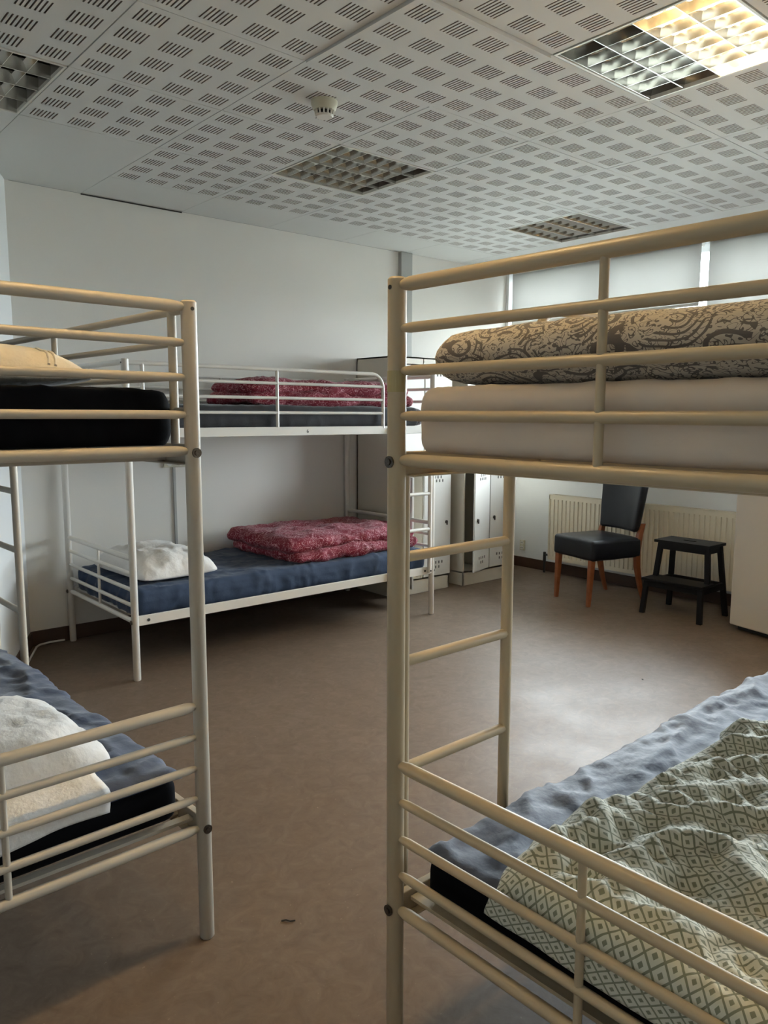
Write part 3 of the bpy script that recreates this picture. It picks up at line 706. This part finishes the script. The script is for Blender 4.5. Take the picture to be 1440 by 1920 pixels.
# ---------------------------------------------------------------- chair
ch=thing('chair','black padded chair with reddish wooden legs in front of the radiator','chair',(4.715,3.245,0),math.radians(-104))
def leather(p,n): return p+n*0.002*nz(p,9,3)
def seat_d(p,n):
    q=leather(p,n); 
    if p.z>0.08: q.z+=0.014*(1-(p.x/0.22)**2)*(1-(p.y/0.225)**2)
    return q
o=cloth('seat',(0.43,0.445,0.140,0.022,16,16,3),M_leath,seat_d,ch); o.location=(0,-0.01,0.322)
def back_d(p,n):
    k=(p.z)/0.34; q=leather(p,n); q.x*=0.86+0.16*k; q.y+=0.045*k-0.030*(p.x/0.2)**2+0.01; return q
o=cloth('backrest',(0.42,0.068,0.345,0.024,16,3,14),M_leath,back_d,ch); o.location=(0.01,0.205,0.50)
for s in (-1,1):
    MB().hexa([(s*0.175-.013,-.222-.013,0),(s*0.175+.013,-.222-.013,0),(s*0.175+.013,-.222+.013,0),(s*0.175-.013,-.222+.013,0)],
              [(s*0.178-.020,-.205-.020,0.345),(s*0.178+.020,-.205-.020,0.345),(s*0.178+.020,-.205+.020,0.345),(s*0.178-.020,-.205+.020,0.345)]).build('leg',M_wood,ch,bevel=0.004)
    m=MB(); sec=[(0.265,0,0.013),(0.225,0.12,0.016),(0.195,0.25,0.020),(0.188,0.36,0.021),(0.205,0.48,0.020),(0.235,0.56,0.016)]
    vs=[];fs=[]
    for (yy,zz,w_) in sec: x_=s*0.195; vs+= [(x_-w_*.8,yy-w_,zz),(x_+w_*.8,yy-w_,zz),(x_+w_*.8,yy+w_,zz),(x_-w_*.8,yy+w_,zz)]
    for i in range(len(sec)-1):
        for k in range(4): a=i*4+k; b_=i*4+(k+1)%4; fs.append((a,b_,b_+4,a+4))
    fs+= [(3,2,1,0),tuple(range(len(vs)-4,len(vs)))]
    m.add(vs,fs).build('rear_leg',M_wood,ch,smooth=True,angle=30,bevel=0.003)
m=MB().tube([(-0.165,0.250,0.830),(-0.170,0.258,0.856),(-0.150,0.264,0.866),(-0.115,0.264,0.864),(-0.095,0.258,0.836)],0.008,8,sx=1.6)
m.build('hand_loop',M_tan,ch,smooth=True)['label']='tan loop on top of the backrest'

# ---------------------------------------------------------------- step stool
st=thing('step_stool','black wooden two-step stool between the chair and the white fridge','step stool',(4.785,2.60,0),-pi/2)
def leg(name,a,b_,w_=0.017,d_=0.013):
    ax,ay,az=a; bx,by,bz=b_
    MB().hexa([(ax-w_,ay-d_,az),(ax+w_,ay-d_,az),(ax+w_,ay+d_,az),(ax-w_,ay+d_,az)],[(bx-w_,by-d_,bz),(bx+w_,by-d_,bz),(bx+w_,by+d_,bz),(bx-w_,by+d_,bz)]).build(name,M_bstl,st,bevel=0.003)
for s in (-1,1):
    leg('rear_leg',(s*0.205,0.170,0),(s*0.165,0.125,0.475))
    leg('front_leg',(s*0.205,-0.170,0),(s*0.192,-0.150,0.225))
    leg('upper_post',(s*0.188,-0.055,0.205),(s*0.165,-0.035,0.475))
    MB().hexa([(s*0.197-.009,-0.165,0.185),(s*0.197+.009,-0.165,0.185),(s*0.197+.009,0.16,0.185),(s*0.197-.009,0.16,0.185)],
              [(s*0.192-.009,-0.160,0.226),(s*0.192+.009,-0.160,0.226),(s*0.192+.009,0.155,0.226),(s*0.192-.009,0.155,0.226)]).build('side_rail',M_bstl,st,bevel=0.002)
    MB().box(s*0.163-.009,s*0.163+.009,-0.045,0.125,0.430,0.476).build('side_rail',M_bstl,st,bevel=0.002)
def step(x,y0,y1,z,hole):
    t_=0.018; m=MB(); hw,hd=0.045,0.013; cy=(y0+y1)/2
    if hole:
        for (a,b_,c,d) in ((-x,-hw,y0,y1),(hw,x,y0,y1),(-hw,hw,y0,cy-hd),(-hw,hw,cy+hd,y1)): m.box(a,b_,c,d,z,z+t_)
        # weld the four boards into one slab with a grip slot
        import bmesh
        o=m.build('upper_step',M_bstl,st); bm=bmesh.new(); bm.from_mesh(o.data); bmesh.ops.remove_doubles(bm,verts=bm.verts,dist=1e-4); bm.to_mesh(o.data); bm.free()
    else: m.box(-x,x,y0,y1,z,z+t_).build('lower_step',M_bstl,st,bevel=0.004)
step(0.195,-0.075,0.150,0.475,True); step(0.215,-0.185,-0.005,0.225,False)
for y_,z_ in ((-0.044,0.430),(0.118,0.430)): MB().box(-0.16,0.16,y_-0.008,y_+0.008,z_,z_+0.046).build('cross_rail',M_bstl,st,bevel=0.002)
for y_,z_ in ((-0.155,0.185),(0.155,0.185)): MB().box(-0.19,0.19,y_-0.008,y_+0.008,z_,z_+0.040).build('cross_rail',M_bstl,st,bevel=0.002)

# ---------------------------------------------------------------- white fridge by the window
fg=thing('fridge','plain white fridge at the right edge, beside the step stool','fridge',(4.655,2.222,0),math.radians(-14.0))
# local -y runs along the front to the right, +x to the wall
MB().box(0.055,0.54,-0.58,0,0.03,1.22).build('cabinet',M_fridge,fg,bevel=0.008)
MB().box(0.0,0.050,-0.58,0,0.035,1.22).build('door',M_fridge,fg,bevel=0.010,seg=3)
MB().box(0.06,0.075,-0.56,-0.02,0.0,0.035).build('plinth',M_dark,fg)
MB().box(-0.018,0.0,-0.045,-0.02,0.95,1.12).build('handle',M_plast,fg,bevel=0.004)
for y_ in (-0.54,-0.04): MB().tube([(0.48,y_,0),(0.48,y_,0.031)],0.018,12).build('foot',M_dark,fg)

# ---------------------------------------------------------------- sockets, cable
def socket(label,loc,rz,n,w_,h_,vert=False):
    r=thing('wall_socket',label,'socket',loc,rz)
    MB().box(-w_/2,w_/2,-0.014,0,-h_/2,h_/2).build('cover_plate',M_plasty,r,bevel=0.004)
    for i in range(n):
        o_=(i-(n-1)/2)*(w_/n if not vert else h_/n); x_,z_=(0,o_) if vert else (o_,0)
        MB().tube([(x_,-0.0145,z_),(x_,-0.0165,z_)],[0.019,0.018],18).build('outlet_ring',M_plast,r,smooth=True)
        MB().disc((x_-0.007,-0.0168,z_),(0,-1,0),0.0035,0.001,8).disc((x_+0.007,-0.0168,z_),(0,-1,0),0.0035,0.001,8).build('pin_holes',M_bolt2,r)
socket('yellowed double wall socket above the far lower bunk',(2.160,YA,1.010),0,2,0.150,0.052)
socket('small double wall socket low on the wall between locker and radiator',(XB,4.385,0.19),-pi/2,2,0.055,0.09,True)
tag(MB().box(2.146,2.163,YA-0.012,YA,0.086,0.984).build('cable_duct',M_grey,bevel=0.002),'thin grey cable duct running down from the double socket','cable duct')
tag(MB().tube([(1.02,4.02,0.007),(1.20,4.42,0.007),(1.275,4.585,0.007),(1.30,4.612,0.008),(1.36,4.616,0.012),(1.44,4.622,0.008)],0.006,8).build('cable',M_plast,smooth=True),'white cable lying along the foot of the far wall','cable')

# ground outside, seen only as bright daylight
struct(MB().box(XB+0.6,60,-40,45,-0.6,-0.5).build('ground',M_out))

# dark scraps on the floor
for i,(x,y,a,lab) in enumerate([(1.028,1.620,-0.75,'tiny dark scrap of litter on the open floor between the near bunks'),(3.412,2.053,1.2,'tiny dark crumb on the floor before the white fridge')]):
    m=MB().tube([(-0.018,0,0.002),(-0.006,0.003,0.003),(0.006,-0.002,0.003),(0.018,0.003,0.002)] if i==0 else [(-0.004,0,0.003),(0.004,0.002,0.003)],0.002,6)
    o=m.build('litter_scrap',M_dark); o.location=(x,y,0); o.rotation_euler=(0,0,a); tag(o,lab,'litter')
